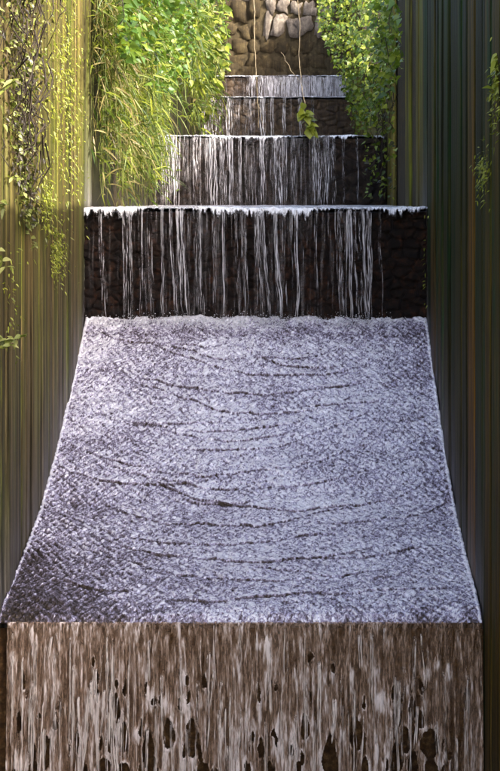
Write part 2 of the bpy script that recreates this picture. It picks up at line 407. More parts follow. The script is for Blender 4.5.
# the front fall's rock face and the bed of the chute
def front_rock():
    t = thing('weir_step', 'brown rock face behind the front fall at the bottom of the picture', 'step', 'stone steps of the cascade'); t.location = (0, D0, ZB)
    nx, nz = 420, 260
    xs = np.linspace(XL - 0.05, XR + 0.05, nx); zs = np.linspace(ZB - 0.1, Z0 - 0.05, nz)
    X, Z = np.meshgrid(xs, zs, indexing='ij')
    d1, e, hh = worley(X / 0.055, Z / 0.05, 41)
    Y = D0 + 0.06 - 0.07 * np.sqrt(np.clip(Z0 - Z, 0, 9)) * (Z0 - Z > 0) - 0.03 * np.clip(1 - d1 * 1.3, 0, 1) * hh + 0.05 * fbm(X * 6, Z * 5, 5)
    mesh('rock_face', np.stack([X.ravel(), Y.ravel() - D0, Z.ravel() - ZB], 1), grid_faces(nx, nz), M['rock'], t)
    ys = np.linspace(D0 + 0.06, D1 + 0.1, 30); zz = chute_z(ys) - 0.08
    v = []
    for y, z in zip(ys, zz): v += [(XL - 0.05, y - D0, z - ZB), (XR + 0.05, y - D0, z - ZB), (XR + 0.05, y - D0, -0.1), (XL - 0.05, y - D0, -0.1)]
    f = []
    for i in range(29):
        for k in range(4): a, b = i * 4 + k, i * 4 + (k + 1) % 4; f.append((b, a, a + 4, b + 4))
    mesh('chute_bed', v, f, M['rock'], t, smooth=False)
front_rock()

# ------------------------------------------------------------------ water on the chute
def build_chute():
    nx, ny = 560, 820
    xs = np.linspace(XL - 0.012, XR + 0.012, nx)
    ys = D0 * np.linspace(0.9985, 1.428, ny)
    X, Y = np.meshgrid(xs, ys, indexing='ij')
    zb = chute_z(ys)
    s = np.concatenate([[0], np.cumsum(np.hypot(np.diff(ys), np.diff(zb)))])     # length along the flow
    Sg = np.broadcast_to(s[None, :], X.shape); L = s[-1]
    rng = np.random.default_rng(5)
    hgt = 0.028 * fbm(X * 3 + 50, Sg * 4 + 50, 3) + 0.022 * fbm(X * 13 + 3, Sg * 15, 4) + 0.010 * fbm(X * 45, Sg * 42 + 9, 3)
    # crossing wavelets thrown off the left wall, strongest in the lower left corner
    u = (X - XL) / W
    cross = np.clip(1.15 - u * 2.4, 0, 1) * np.clip(1.25 - Sg / L * 1.4, 0, 1) + 0.35 * np.clip(1 - (1 - u) * 6, 0, 1)
    cw = 0
    for sg in (-1, 1):
        for q in range(5):
            k = 2 * math.pi / rng.uniform(0.028, 0.062); an = sg * rng.uniform(0.45, 0.95)
            ph = 9 * fbm(X * 2.2 + 11 * q, Sg * 2.2 + 5 * sg, 3) + 3.5 * fbm(X * 9 + 3 * q, Sg * 9, 2)
            am = np.clip(0.55 + 2.2 * fbm(X * 3.5 + 7 * q + 40 * (sg + 1), Sg * 3.5, 3), 0, 1.3)
            cw = cw + am * np.sin((X * math.cos(an) + Sg * math.sin(an)) * k + ph)
    hgt += 0.0016 * cw * (0.55 + 0.9 * cross)
    foam = -0.07 * cross + 0.022 * cw * (0.6 + 0.8 * cross)
    foam = foam + 0.07 * fbm(X * 1.6, Sg * 2.0, 3) - 0.17 * np.clip(1 - u * 3.2 - Sg / 1.3, 0, 1)
    # roll waves: curved fronts that run down the chute, each a small step in the water
    warp = 0.10 * fbm(X * 4.5 + 8, Sg * 1.2, 4) + 0.012 * fbm(X * 18, Sg * 5 + 4, 3)
    n_w = 28
    for i in range(n_w):
        s0 = L * (0.05 + 0.86 * ((i + rng.uniform(-0.35, 0.35)) / n_w))
        xc = rng.uniform(XL + 0.35, XR - 0.35) if i % 2 else (XL + XR) / 2 + rng.uniform(-0.3, 0.3)
        hw = rng.uniform(0.3, 0.8) if i % 2 else rng.uniform(0.95, 1.5)
        curv = rng.uniform(0.24, 0.42) * (1.0 if hw > 0.7 else 1.2)
        tilt = rng.normal(0, 0.1) + 0.22 * (xc - (XL + XR) / 2)
        dx = X - xc
        front = s0 + curv * dx * dx + tilt * dx + warp * (1 + 0.4 * math.sin(i)) + 0.012 * np.sin(dx * 9 + i)
        q = Sg - front                                   # >0 is upstream of the front
        win = np.clip((1 - (np.abs(dx) / hw) ** 2.5), 0, 1) * np.clip(0.8 + 1.8 * fbm(X * 4.4 + 7 * i, Sg * 0.3 + i, 3), 0.0, 1)
        a = rng.uniform(0.55, 1.0)
        hgt += a * win * (0.010 * np.exp(-np.clip(q, 0, 9) / 0.055) * (q > 0) * np.clip(q / 0.006, 0, 1) - 0.006 * np.exp(-(q + 0.006) ** 2 / 0.00007))
        foam = foam - a * win * 0.19 * np.exp(-(q + 0.003) ** 2 / 0.00011) + a * win * 0.11 * np.exp(-np.clip(q, 0, 9) / 0.035) * (q > 0.01)  # clearer crease, pale crest; also paints in the front's dark and bright sky reflection
    foam = np.maximum(foam, -0.2)
    # pale ridge against the walls, splash at the head
    for xe in (XL, XR):
        e = np.abs(X - xe); eg = np.exp(-(e / 0.009) ** 2)
        hgt += 0.008 * eg * (0.7 + fbm(Sg * 6, X * 0 + xe, 3)); foam = foam + 0.2 * eg
    head = np.clip((Sg - (L - 0.16)) / 0.16, 0, 1)
    dark = np.clip((X - (XR - 0.62)) / 0.2, 0, 1)
    lump = 0.5 + 1.6 * fbm(X * 11, Sg * 9 + 3, 4)
    hgt += head ** 1.2 * 0.05 * np.clip(lump, 0, 1.4) * (1 - 0.7 * dark)
    foam = foam + head * (0.13 + 0.45 * (lump - 0.5)) - 0.09 * np.exp(-((Sg - (L - 0.3)) / 0.1) ** 2) * np.clip(lump, 0, 1) + 0.0 * head * (1 - 0.6 * dark) - 0.35 * dark * np.clip(head * 3 - 1.8, 0, 1) - 0.05 * np.clip(head * 2.5 - 1.6, 0, 1)
    # clearer water in the lower left and just at the lip
    lip = np.exp(-Sg / 0.10)
    hgt *= (1 - 0.75 * np.exp(-Sg / 0.05))
    foam = foam - 0.08 * lip * np.clip(0.5 + 2.5 * fbm(X * 9, Sg * 3, 3), 0, 1)
    hgt += 0.014 * fbm(X * 6, X * 0 + 5, 4) * np.exp(-Sg / 0.04)
    tx = np.gradient(zb, ys); nrm = np.sqrt(1 + tx ** 2)
    Yd = Y - (tx / nrm)[None, :] * hgt; Zd = zb[None, :] + (1 / nrm)[None, :] * hgt
    o = mesh('chute_water', np.stack([X.ravel(), Yd.ravel(), Zd.ravel()], 1), grid_faces(nx, ny)[:, ::-1], M['chute'], attrs={'foam': foam})
    o['kind'] = 'structure'; o['label'] = 'lavender grey rippled water sliding down the chute'
build_chute()

# water lying on the treads
for y0, y1, z in ((D1 + 0.12, D2 + 0.1, Z1), (D2 + 0.12, D3 + 0.1, Z2), (D3 + 0.12, D4 + 0.1, Z3), (D4 + 0.12, D5 + 0.15, Z4)):
    nx, ny = 120, 60
    X, Y = np.meshgrid(np.linspace(XL - 0.03, XR + 0.05, nx), np.linspace(y0, y1, ny), indexing='ij')
    Zg = z + 0.03 * fbm(X * 5, Y * 3, 3)
    o = mesh('step_water', np.stack([X.ravel(), Y.ravel(), Zg.ravel()], 1), grid_faces(nx, ny)[:, ::-1], M['chute'], attrs={'foam': 0.1 + 0.3 * fbm(X * 4, Y * 4)})
    o['kind'] = 'structure'

# ------------------------------------------------------------------ falling water
def stream_mesh(name, parent, org, x, ztop, zbot, y, width, rng, mat, drift=0.0, out=0.05, foam=0.0):
    """one stream: a bundle of thin filaments that merge, part and break up on the way down"""
    n = 34; t = np.linspace(0, 1, n); H = ztop - zbot
    ph = rng.random() * 50
    nf = 1 if width < 0.012 else int(min(6, 2 + width / 0.011))
    cx = x + drift * t ** 1.5 + 0.05 * fbm(t * 3 * H + ph, t * 0 + ph, 3) * t
    Vs, Fs, At, base = [], [], [], 0
    k = 5; a = np.linspace(0, math.pi, k)
    f0 = foam + 0.2 * (rng.random() - 0.55)
    for q in range(nf):
        p2 = rng.random() * 90
        off = (0 if nf == 1 else width * ((q + 0.5) / nf - 0.5) * 1.25) + width * 0.9 * fbm(t * 4 * H + p2, t * 0 + p2, 3) * np.clip(t * 3, 0.2, 1)
        wv = (width if nf == 1 else width / nf * rng.uniform(0.6, 1.7)) * np.clip(0.8 + 2.0 * fbm(t * 8 * H + p2, t * 0 + 7, 3), 0.12, 2)
        t1 = 1.0 if rng.random() < 0.6 else rng.uniform(0.45, 0.95)
        wv = wv * np.clip(t / 0.03, 0.3, 1) * np.clip((t1 - t) / 0.12 + 0.15, 0.0, 1)
        yy = y - 0.045 - out * np.sqrt(t) + 0.02 * (t < 0.02) + rng.uniform(-0.006, 0.006)
        X = (cx + off)[:, None] - np.cos(a)[None, :] * wv[:, None] / 2
        Y = yy[:, None] - np.sin(a)[None, :] * np.minimum(wv * 0.45, 0.02)[:, None]
        Zg = np.broadcast_to((ztop - H * t)[:, None], X.shape)
        fo = f0 + 0.12 * (rng.random() - 0.5) - 0.05 * np.abs(np.cos(a))[None, :] + 0.25 * fbm(t * 7 * H + p2, t * 0 + 3, 3)[:, None]
        Vs.append(np.stack([X.ravel(), Y.ravel(), Zg.ravel()], 1)); Fs.append(grid_faces(n, k)[:, ::-1] + base); At.append(fo.ravel()); base += n * k
    return mesh(name, np.concatenate(Vs) - np.array(org), np.concatenate(Fs), mat, parent, attrs={'foam': np.concatenate(At)})

def waterfall(label, y, ztop, zbot, spec, n_thin, rng_seed, veil_foam, lip_drop, thin_range=(0, 1), nxl=640, spread=1.0):
    rng = np.random.default_rng(rng_seed)
    org = (0, y, zbot)
    t = thing('waterfall', label, 'waterfall', 'falls of the cascade'); t.location = org
    # rounded ragged lip
    nl = 22; xs = np.linspace(XL - 0.02, XR + 0.03, nxl); q = np.linspace(0, 1, nl)
    X, Q = np.meshgrid(xs, q, indexing='ij')
    drop = lip_drop * (0.5 + 1.1 * np.clip(0.5 + 2.2 * fbm(xs * 3.2 + rng_seed, xs * 0 + 9, 4), 0, 1))[:, None] * np.clip(0.9 + 3.0 * fbm(xs * 60, xs * 0 + rng_seed, 5), 0.35, 1.4)[:, None]
    A = np.clip(Q / 0.5, 0, 1)
    Yl = np.where(Q < 0.5, y + 0.32 - 0.36 * A, y - 0.04 - 0.035 * np.sin(np.clip((Q - 0.5) * 2, 0, 1) * 1.57))
    Zl = np.where(Q < 0.5, ztop + 0.006, ztop + 0.006 - drop * ((Q - 0.5) * 2) ** 1.6)
    gapm = np.clip(0.6 + 3.2 * fbm(xs * 3.2 + rng_seed, xs * 0 + 9, 4), 0, 1)[:, None]
    Zl = Zl + 0.022 * fbm(X * 2.2 + rng_seed, X * 0, 4)
    bmp = 0.03 * fbm(X * 22, Q * 5 + rng_seed, 4)
    Yl = Yl - bmp * (Q > 0.3); Zl = Zl + bmp * (Q < 0.75) + 0.008 * fbm(X * 5, Q, 3)
    v = np.stack([X.ravel(), Yl.ravel(), Zl.ravel()], 1) - np.array(org)
    mesh('lip', v, grid_faces(nxl, nl)[:, ::-1], M['lip'], t, attrs={'foam': 0.16 - 0.16 * (1 - gapm) + 0.3 * fbm(X * 12, Q * 4, 3) - 0.36 * np.clip((Q - 0.72) / 0.28, 0, 1)})
    # thin veil clinging to the stone
    nz = 40; zs = np.linspace(ztop - 0.03, zbot - 0.02, nz)
    X, Zg = np.meshgrid(xs, zs, indexing='ij')
    Yv = y - 0.045 - 0.04 * np.sqrt(np.clip((ztop - Zg) / (ztop - zbot), 0, 1)) + 0.015 * fbm(X * 30, Zg * 1.0, 3)
    fo = np.interp(X, [p for p, _ in veil_foam], [q_ for _, q_ in veil_foam])
    mesh('veil', np.stack([X.ravel(), Yv.ravel(), Zg.ravel()], 1) - np.array(org), grid_faces(nxl, nz), M['veil'], t, attrs={'foam': fo})
    d = y
    for px, wpx, dr in spec:
        xw = (px - CX) / F * d
        stream_mesh('stream', t, org, xw, ztop + 0.0, zbot - 0.03, y, 1.35 * wpx / F * d, rng, M['stream'], dr / F * d, rng.uniform(0.03, 0.08), 0.06)
    for i in range(n_thin):
        xw = XL + W * (thin_range[0] + (thin_range[1] - thin_range[0]) * rng.random())
        zb = zbot - 0.02 if rng.random() < 0.7 else zbot + (ztop - zbot) * rng.uniform(0.15, 0.55)
        stream_mesh('stream', t, org, xw, ztop, zb, y, spread * rng.uniform(0.004, 0.015), rng, M['stream'], rng.normal(0, 0.015), rng.uniform(0.02, 0.07), -0.05)
    return t
spec1 = [(102, 3, 7), (126, 4, 2), (131, 2, 2), (143, 2, 4), (150, 3, 3), (163, 2, 1), (171, 2, 8), (180, 5, 5), (187, 3, 5), (196, 4, 4), (201, 2, 3), (214, 2, 2), (224, 2, 1), (237, 3, 3), (243, 3, 3),
         (256, 3, 6), (262, 3, 8), (268, 2, 7), (275, 3, 6), (282, 3, 5), (296, 2, 1), (316, 2, 0), (338, 4, 1), (343, 2, 0), (349, 3, 2), (356, 5, 5), (362, 3, 4), (369, 3, 1), (379, 2, 1)]
waterfall('wide waterfall of thin white threads over the dark step above the chute', D1, Z1, Z1f + 0.05, spec1, 26, 51,
          [(-2, -0.14), (-1.0, -0.06), (0.0, -0.05), (0.45, -0.08), (0.75, -0.25), (1.3, -0.3)], 0.055, (0, 0.84))
spec2 = [(164, 3, 0), (168, 3, 2), (174, 4, 1), (186, 2, 0), (197, 5, 1), (207, 2, 0), (213, 4, 1), (219, 4, 1), (225, 4, 1), (231, 3, 1), (240, 2, 0), (253, 3, 1), (262, 3, 0), (272, 3, 1), (278, 4, 0), (284, 3, 0),
         (294, 3, 0), (303, 2, 0), (315, 4, 0), (321, 4, -1), (327, 3, -1), (333, 3, 0), (343, 2, 0), (357, 1.5, 0)]
waterfall('bright waterfall on the second step, left of the dark corner', D2, Z2, Z1 + 0.02, spec2, 40, 52,
          [(-2, -0.04), (0.3, -0.03), (0.5, -0.16), (1.3, -0.3)], 0.045, (0, 0.8), 240, 1.5)
spec3 = [(206, 4, 0), (214, 4, 0), (221, 3, 0), (229, 4, 0), (238, 2, 0), (246, 3, 0), (254, 2, 0), (263, 3, 0), (272, 2, 0), (284, 2, 0), (300, 2, 0), (312, 2, 0)]
waterfall('dull brown waterfall on the third step behind the hanging vines', D3, Z3, Z2, spec3, 20, 53,
          [(-2, 0.02), (-0.8, -0.07), (0.3, -0.1), (0.5, -0.25), (1.3, -0.3)], 0.015, (0, 0.75), 200, 2)
spec4 = [(p, 3.2, 0) for p in np.arange(248, 346, 4.2)]
waterfall('short white topmost waterfall below the old stone wall', D4, Z4, Z3, spec4, 30, 54,
          [(-2, -0.12), (-0.9, -0.05), (-0.6, 0.1), (1.3, 0.12)], 0.015, (0.3, 1), 200, 2)

def front_fall():
    rng = np.random.default_rng(61)
    org = (0, D0, ZB)
    t = thing('waterfall', 'broad brown see-through fall over the front lip, with dark gaps', 'waterfall', 'falls of the cascade'); t.location = org
    nx, nz = 620, 330
    xs = np.linspace(XL + 0.05, XR + 0.01, nx); zs = np.linspace(Z0 + 0.004, ZB + 0.2, nz)
    X, Zg = np.meshgrid(xs, zs, indexing='ij')
    tt = (Z0 - Zg)
    # gaps where the sheet parts over the rock (photograph pixels: x, y, half width, half height)
    holes = [(117, 700, 5, 11), (112, 735, 5, 10), (125, 733, 6, 14), (150, 745, 7, 15), (106, 762, 8, 9), (124, 768, 8, 8), (170, 728, 6, 13), (193, 733, 8, 18), (154, 762, 6, 10), (204, 764, 5, 8),
             (155, 697, 4, 5), (117, 680, 2.5, 4), (34, 742, 4, 14), (36, 765, 6, 10), (21, 720, 3, 10), (80, 735, 3, 12), (48, 748, 4, 14), (305, 722, 5, 12), (330, 752, 9, 18), (355, 729, 7, 14), (262, 745, 4, 9), (298, 766, 4, 8),
             (393, 690, 4, 7), (397, 710, 5, 11), (412, 702, 4, 10), (405, 735, 6, 12), (420, 715, 4, 9), (428, 738, 11, 13), (396, 752, 7, 14), (412, 760, 5, 12), (430, 762, 8, 10), (363, 700, 2.5, 5), (310, 690, 2, 5), (249, 765, 4, 8), (270, 765, 5, 8), (61, 700, 2.5, 8), (95, 660, 2, 5), (310, 655, 2.5, 5), (365, 760, 4, 8)]
    holes = [(a_, b_, c_ * 1.2, d_ * 1.15) for a_, b_, c_, d_ in holes]
    for k in range(60):
        holes.append((rng.uniform(15, 470), rng.uniform(665, 772), rng.uniform(1.6, 3.2), rng.uniform(4, 10)))
    px = CX + X / D0 * F; py = CY + (E - Zg) / D0 * F
    wob = 3.5 * fbm(X * 24, Zg * 14, 4); wob2 = 11 * fbm(X * 18 + 3, Zg * 9, 4)
    dmin = np.full(X.shape, 9.0)
    for hx, hy, ha, hb in holes:
        uy = (py - hy + wob2) / hb
        ux = (px - hx + wob * 1.4) / (ha * (0.75 + 0.25 * np.clip(uy, -1, 1)))
        dmin = np.minimum(dmin, np.sqrt(ux ** 2 + uy ** 2))
    rim = np.exp(-((dmin - 1.12) / 0.16) ** 2)
    lowf = np.clip(tt / 0.9, 0, 1)
    st = fbm(X * 30 + 3, Zg * 1.1, 4); st2 = fbm(X * 45, Zg * 2.4, 3)
    Y = D0 - 0.012 - 0.07 * np.sqrt(np.clip(tt, 0, 9)) - 0.05 * lowf * st - 0.018 * st2 - 0.006 * rim
    # falling drops of thicker water: short bright dashes
    dash = np.clip(fbm(X * 26 + 60, Zg * 5.5 + 9, 3) * 3 - 0.25, 0, 1)
    Y -= 0.012 * dash
    foam = 0.10 * rim * np.clip(0.5 + 3 * fbm(X * 20, Zg * 12, 3), 0, 1) + 0.30 * dash + 0.32 * st * (0.4 + 0.6 * lowf) - 0.06 + 0.05 * lowf
    foam = foam + np.interp(px, [0, 60, 200, 260, 300, 420, 480], [0.05, 0.07, 0.05, 0.05, 0.03, 0.02, 0.0]) 
    f = grid_faces(nx, nz)
    hole = dmin.ravel() < 1.0
    keep = ~(hole[f].sum(1) >= 3)
    f = f[keep]; used = np.unique(f); remap = np.full(nx * nz, -1); remap[used] = np.arange(len(used))
    v = np.stack([X.ravel(), Y.ravel(), Zg.ravel()], 1)[used] - np.array(org)
    mesh('water_sheet', v, remap[f], M['sheet'], t, attrs={'foam': foam.ravel()[used]})
    # brighter threads on the sheet
    for k in range(190):
        p = rng.uniform(14, 478)
        if p > 300 and rng.random() < 0.3: continue
        z1 = Z0 - rng.uniform(0.0, 0.75) ** 1.0; ln = rng.uniform(0.15, 0.75)
        y_here = D0 - 0.012 - 0.07 * math.sqrt(max(Z0 - z1, 0.0)) 
        stream_mesh('stream', t, org, (p - CX) / F * D0, z1, max(z1 - ln, ZB + 0.2), y_here + 0.0, rng.uniform(0.005, 0.02), rng, M['stream_warm'], rng.normal(0, 0.01), 0.05, rng.uniform(0.0, 0.16))
front_fall()

# splash at the foot of the widest fall
def splash():
    rng = np.random.default_rng(71); V = []; Fc = []; n = 0
    base_v = np.array([(1, 0, 0), (-1, 0, 0), (0, 1, 0), (0, -1, 0), (0, 0, 1), (0, 0, -1)], float)
    base_f = np.array([(0, 2, 4), (2, 1, 4), (1, 3, 4), (3, 0, 4), (2, 0, 5), (1, 2, 5), (3, 1, 5), (0, 3, 5)])
    for k in range(3200):
        x = (spec1[rng.integers(len(spec1))][0] + rng.normal(2, 4) - CX) / F * D1 if rng.random() < 0.75 else XL + W * rng.random()
        if x > XR - 0.5 and rng.random() < 0.6: continue
        y = D1 - 0.06 - abs(rng.normal(0, 0.06)); r = rng.uniform(0.0015, 0.005)
        z = float(chute_z(y)) + abs(rng.normal(0, 0.035)) + 0.015
        V.append(base_v * r * rng.uniform(0.6, 1.4, (1, 3)) + (x, y, z)); Fc.append(base_f + n); n += 6
    o = mesh('splash_drops', np.concatenate(V), np.concatenate(Fc), M['foam'], attrs={'foam': np.full(n, 0.1)}); o['kind'] = 'stuff'
    o['label'] = 'white splash drops at the foot of the widest waterfall'; o['category'] = 'splash'
splash()

# ------------------------------------------------------------------ old stone wall at the back
def back_wall():
    t = thing('stone_wall', 'old rough stone wall with pale upper stones at the head of the cascade', 'wall'); t.location = (0, D5, Z4)
    org = np.array((0, D5, Z4))
    zt = float(bank_z(D5 + 0.8)) + 0.6
    vv, ff = box_vf(XL - 0.1, XR + 0.1, D5 + 0.0, D5 + 0.8, Z4 - 0.5, zt)
    mesh('wall_core', np.array(vv) - org, ff, M['earth'], t, smooth=False)
    rng = np.random.default_rng(81)
    # template stone: a subdivided, rounded cube
    g = np.linspace(-1, 1, 4); P = {}; V = []; Q = []
    def vid(p):
        k = tuple(np.round(p, 4))
        if k not in P: P[k] = len(V); V.append(k)
        return P[k]
    for ax in range(3):
        for sg in (-1, 1):
            for i in range(3):
                for j in range(3):
                    c = []
                    for a, b in ((0, 0), (1, 0), (1, 1), (0, 1)):
                        p = np.zeros(3); p[ax] = sg; p[(ax + 1) % 3] = g[i + a]; p[(ax + 2) % 3] = g[j + b]; c.append(vid(p))
                    Q.append(c if sg > 0 else c[::-1])
    V = np.array(V); Q = np.array(Q)
    V = V / (np.sum(np.abs(V) ** 7, 1) ** (1 / 7))[:, None]
    def stone(px, py, wpx, hpx, mat, proud=0.0):
        c = pt(px, py, D5)
        s = np.array((wpx / 2 / F * D5, 0.12 + proud, hpx / 2 / F * D5))
        a = rng.normal(0, 0.18)
        v = V * (1 + rng.normal(0, 0.15, (len(V), 1)))
        v = v * s
        x, z = v[:, 0] * math.cos(a) - v[:, 2] * math.sin(a), v[:, 0] * math.sin(a) + v[:, 2] * math.cos(a)
        v = np.stack([x, v[:, 1], z], 1) + (c.x, D5 + 0.08, c.z) - org
        o = mesh('stone', v, Q, mat, t)
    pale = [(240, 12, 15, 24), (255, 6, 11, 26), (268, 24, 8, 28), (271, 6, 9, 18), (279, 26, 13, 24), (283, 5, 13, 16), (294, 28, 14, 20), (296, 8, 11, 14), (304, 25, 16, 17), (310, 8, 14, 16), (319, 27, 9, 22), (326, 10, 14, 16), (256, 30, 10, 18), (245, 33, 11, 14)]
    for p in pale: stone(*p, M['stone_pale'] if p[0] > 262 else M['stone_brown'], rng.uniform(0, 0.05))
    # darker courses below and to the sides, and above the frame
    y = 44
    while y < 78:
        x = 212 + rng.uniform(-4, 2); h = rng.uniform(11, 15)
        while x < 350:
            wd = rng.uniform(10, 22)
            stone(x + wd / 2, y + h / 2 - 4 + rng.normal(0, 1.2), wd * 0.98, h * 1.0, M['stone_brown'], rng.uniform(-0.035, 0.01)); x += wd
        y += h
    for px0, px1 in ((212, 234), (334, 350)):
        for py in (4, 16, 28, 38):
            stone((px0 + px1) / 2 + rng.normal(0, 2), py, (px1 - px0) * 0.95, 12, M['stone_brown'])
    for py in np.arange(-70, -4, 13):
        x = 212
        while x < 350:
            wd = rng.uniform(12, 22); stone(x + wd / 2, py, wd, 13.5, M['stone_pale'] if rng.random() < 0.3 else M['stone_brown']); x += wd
back_wall()

# ------------------------------------------------------------------ plants
def tube(path, r, k=5):
    """tapered tube along a list of points -> verts, quads"""
    P = np.array(path, float); n = len(P); T = np.gradient(P, axis=0); T /= np.linalg.norm(T, axis=1)[:, None] + 1e-9
    up = np.where(np.abs(T[:, 2:3]) > 0.9, np.array([[1.0, 0, 0]]), np.array([[0, 0, 1.0]]))
    A = np.cross(T, up); A /= np.linalg.norm(A, axis=1)[:, None] + 1e-9; B = np.cross(T, A)
    rr = np.linspace(r, r * 0.45, n); a = np.linspace(0, 2 * math.pi, k, endpoint=False)
    V = P[:, None, :] + rr[:, None, None] * (np.cos(a)[None, :, None] * A[:, None, :] + np.sin(a)[None, :, None] * B[:, None, :])
    f = []
    for i in range(n - 1):
        for j in range(k): f.append((i * k + j, i * k + (j + 1) % k, (i + 1) * k + (j + 1) % k, (i + 1) * k + j))
    return V.reshape(-1, 3), np.array(f)

def tubes_obj(name, paths, r, mat, parent, org=(0, 0, 0)):
    Vs, Fs, n = [], [], 0
    for i, p in enumerate(paths):
        rr = r[i] if hasattr(r, '__len__') else r
        v, f = tube(p, rr); Vs.append(v); Fs.append(f + n); n += len(v)
    return mesh(name, np.concatenate(Vs) - np.array(org), np.concatenate(Fs), mat, parent)

def leaves_vf(pos, dirs, length, width, shape, droop, rng, roll=1.0):
    """pos, dirs (n,3); shape: half widths along the midrib. Folded blade with a midrib, drooping."""
    n = len(pos); m = len(shape)
    d = dirs / (np.linalg.norm(dirs, axis=1)[:, None] + 1e-9)
    rv = rng.normal(0, roll, (n, 3)) + np.array((0, -0.6, 0.9))
    side = np.cross(d, rv); side /= np.linalg.norm(side, axis=1)[:, None] + 1e-9
    nor = np.cross(side, d)
    t = np.linspace(0, 1, m)
    L = length[:, None, None]; Wd = width[:, None, None]
    mid = pos[:, None, :] + d[:, None, :] * L * t[None, :, None] + np.array((0, 0, -1.0))[None, None, :] * (droop[:, None, None] * L * (t ** 2)[None, :, None])
    sh = np.array(shape)[None, :, None]
    a = mid + side[:, None, :] * Wd * sh + nor[:, None, :] * Wd * sh * 0.35
    b = mid - side[:, None, :] * Wd * sh + nor[:, None, :] * Wd * sh * 0.35
    V = np.stack([a, mid, b], 2).reshape(n, m * 3, 3)
    f = []
    for i in range(m - 1):
        q = i * 3; f += [(q, q + 1, q + 4, q + 3), (q + 1, q + 2, q + 5, q + 4)]
    f = np.array(f)
    Fc = (f[None] + (np.arange(n) * m * 3)[:, None, None]).reshape(-1, 4)
    tint = np.repeat(np.clip(rng.beta(1.3, 1.4, n), 0, 1), m * 3)
    return V.reshape(-1, 3), Fc, tint

BLADE = [0.15, 0.5, 0.42, 0.25, 0.02]
OVATE = [0.04, 0.42, 0.5, 0.3, 0.02]
IVYS = [0.18, 0.55, 0.42, 0.2, 0.02]
def foliage(name, parent, org, pos, dirs, length, width, shape, droop, mat, rng, roll=1.0):
    v, f, ti = leaves_vf(np.asarray(pos, float), np.asarray(dirs, float), length, width, shape, droop, rng, roll)
    o = mesh(name, v - np.array(org), f, mat, parent, smooth=True, attrs={'tint': ti}); o['kind'] = 'stuff'
    return o

def hanging_grass(label, y0, y1, z_hi, z_lo, depth, n_st, n_leaf, seed, mats=('blade', 'straw'), straw=0.15, side=-1, ll=(0.08, 0.24), lw=(0.009, 0.022)):
    rng = np.random.default_rng(seed); xw = XL - 0.02 if side < 0 else XR + 0.03
    t = thing('hanging_grass', label, 'plant', 'hanging grasses on the left wall'); org = (xw, (y0 + y1) / 2, z_hi); t.location = org
    paths = []; pos = []; dirs = []
    for k in range(n_st):
        y = rng.uniform(y0, y1); z = z_hi + rng.uniform(-0.5, 0.2) * 1.0
        top = z; bot = z_lo + (z_hi - z_lo) * abs(rng.normal(0, 0.28)); o = rng.uniform(0.02, depth) 
        p = []
        n = 12
        for i in range(n):
            s = i / (n - 1)
            p.append((xw - side * (0.02 + o * math.sin(min(1, s * 1.4) * 1.57) ), y + 0.12 * math.sin(s * 4 + k) * s, top + (bot - top) * s))
        p = np.array(p) + np.cumsum(rng.normal(0, 0.012, (n, 3)), 0); p[:, 0] = np.maximum(p[:, 0], xw + 0.02) if side < 0 else np.minimum(p[:, 0], xw - 0.02)
        paths.append(p)
        for q in range(int(n_leaf / n_st)):
            i = rng.uniform(0.3, n - 1.01); a = int(i); pos.append(p[a] + (p[a + 1] - p[a]) * (i - a))
            dirs.append((rng.normal(0.35, 0.55) * -side, rng.normal(-0.15, 0.75), rng.normal(-0.1, 0.75)))
    N = len(pos); pos = np.array(pos); dirs = np.array(dirs)
    tubes_obj('stems', paths, 0.0045, M['stalk'], t, org)['kind'] = 'stuff'
    k = rng.random(N) < straw
    for sel, mt, nm in ((~k, mats[0], 'blades'), (k, mats[1], 'dry_blades')):
        if sel.sum() < 3: continue
        n = int(sel.sum())
        foliage(nm, t, org, pos[sel], dirs[sel], rng.uniform(*ll, n), rng.uniform(*lw, n), BLADE, rng.uniform(0.1, 0.8, n), M[mt], rng)
    return t

ZT = lambda y: float(bank_z(y))
hanging_grass('straw tinged hanging grass at the left end of the widest step', 12.7, 14.6, ZT(13.5) + 0.1, Z1 + 0.05, 0.24, 90, 3600, 101, straw=0.35)
hanging_grass('tall yellow green hanging grass beside the straw tinged clump', 14.4, 17.0, ZT(15.5) + 0.2, Z1 + 0.0, 0.36, 75, 3000, 102, straw=0.08)
hanging_grass('dense green grass drooping beside the left end of the second step', 16.6, 19.2, ZT(18.5) + 0.2, Z1 + 0.05, 0.13, 60, 2000, 103, straw=0.05, ll=(0.1, 0.28))
hanging_grass('far clump of green grass left of the third step', 20.5, 27.5, ZT(24), Z2 + 0.25, 0.4, 60, 1900, 104, straw=0.05, ll=(0.14, 0.36), lw=(0.02, 0.042))

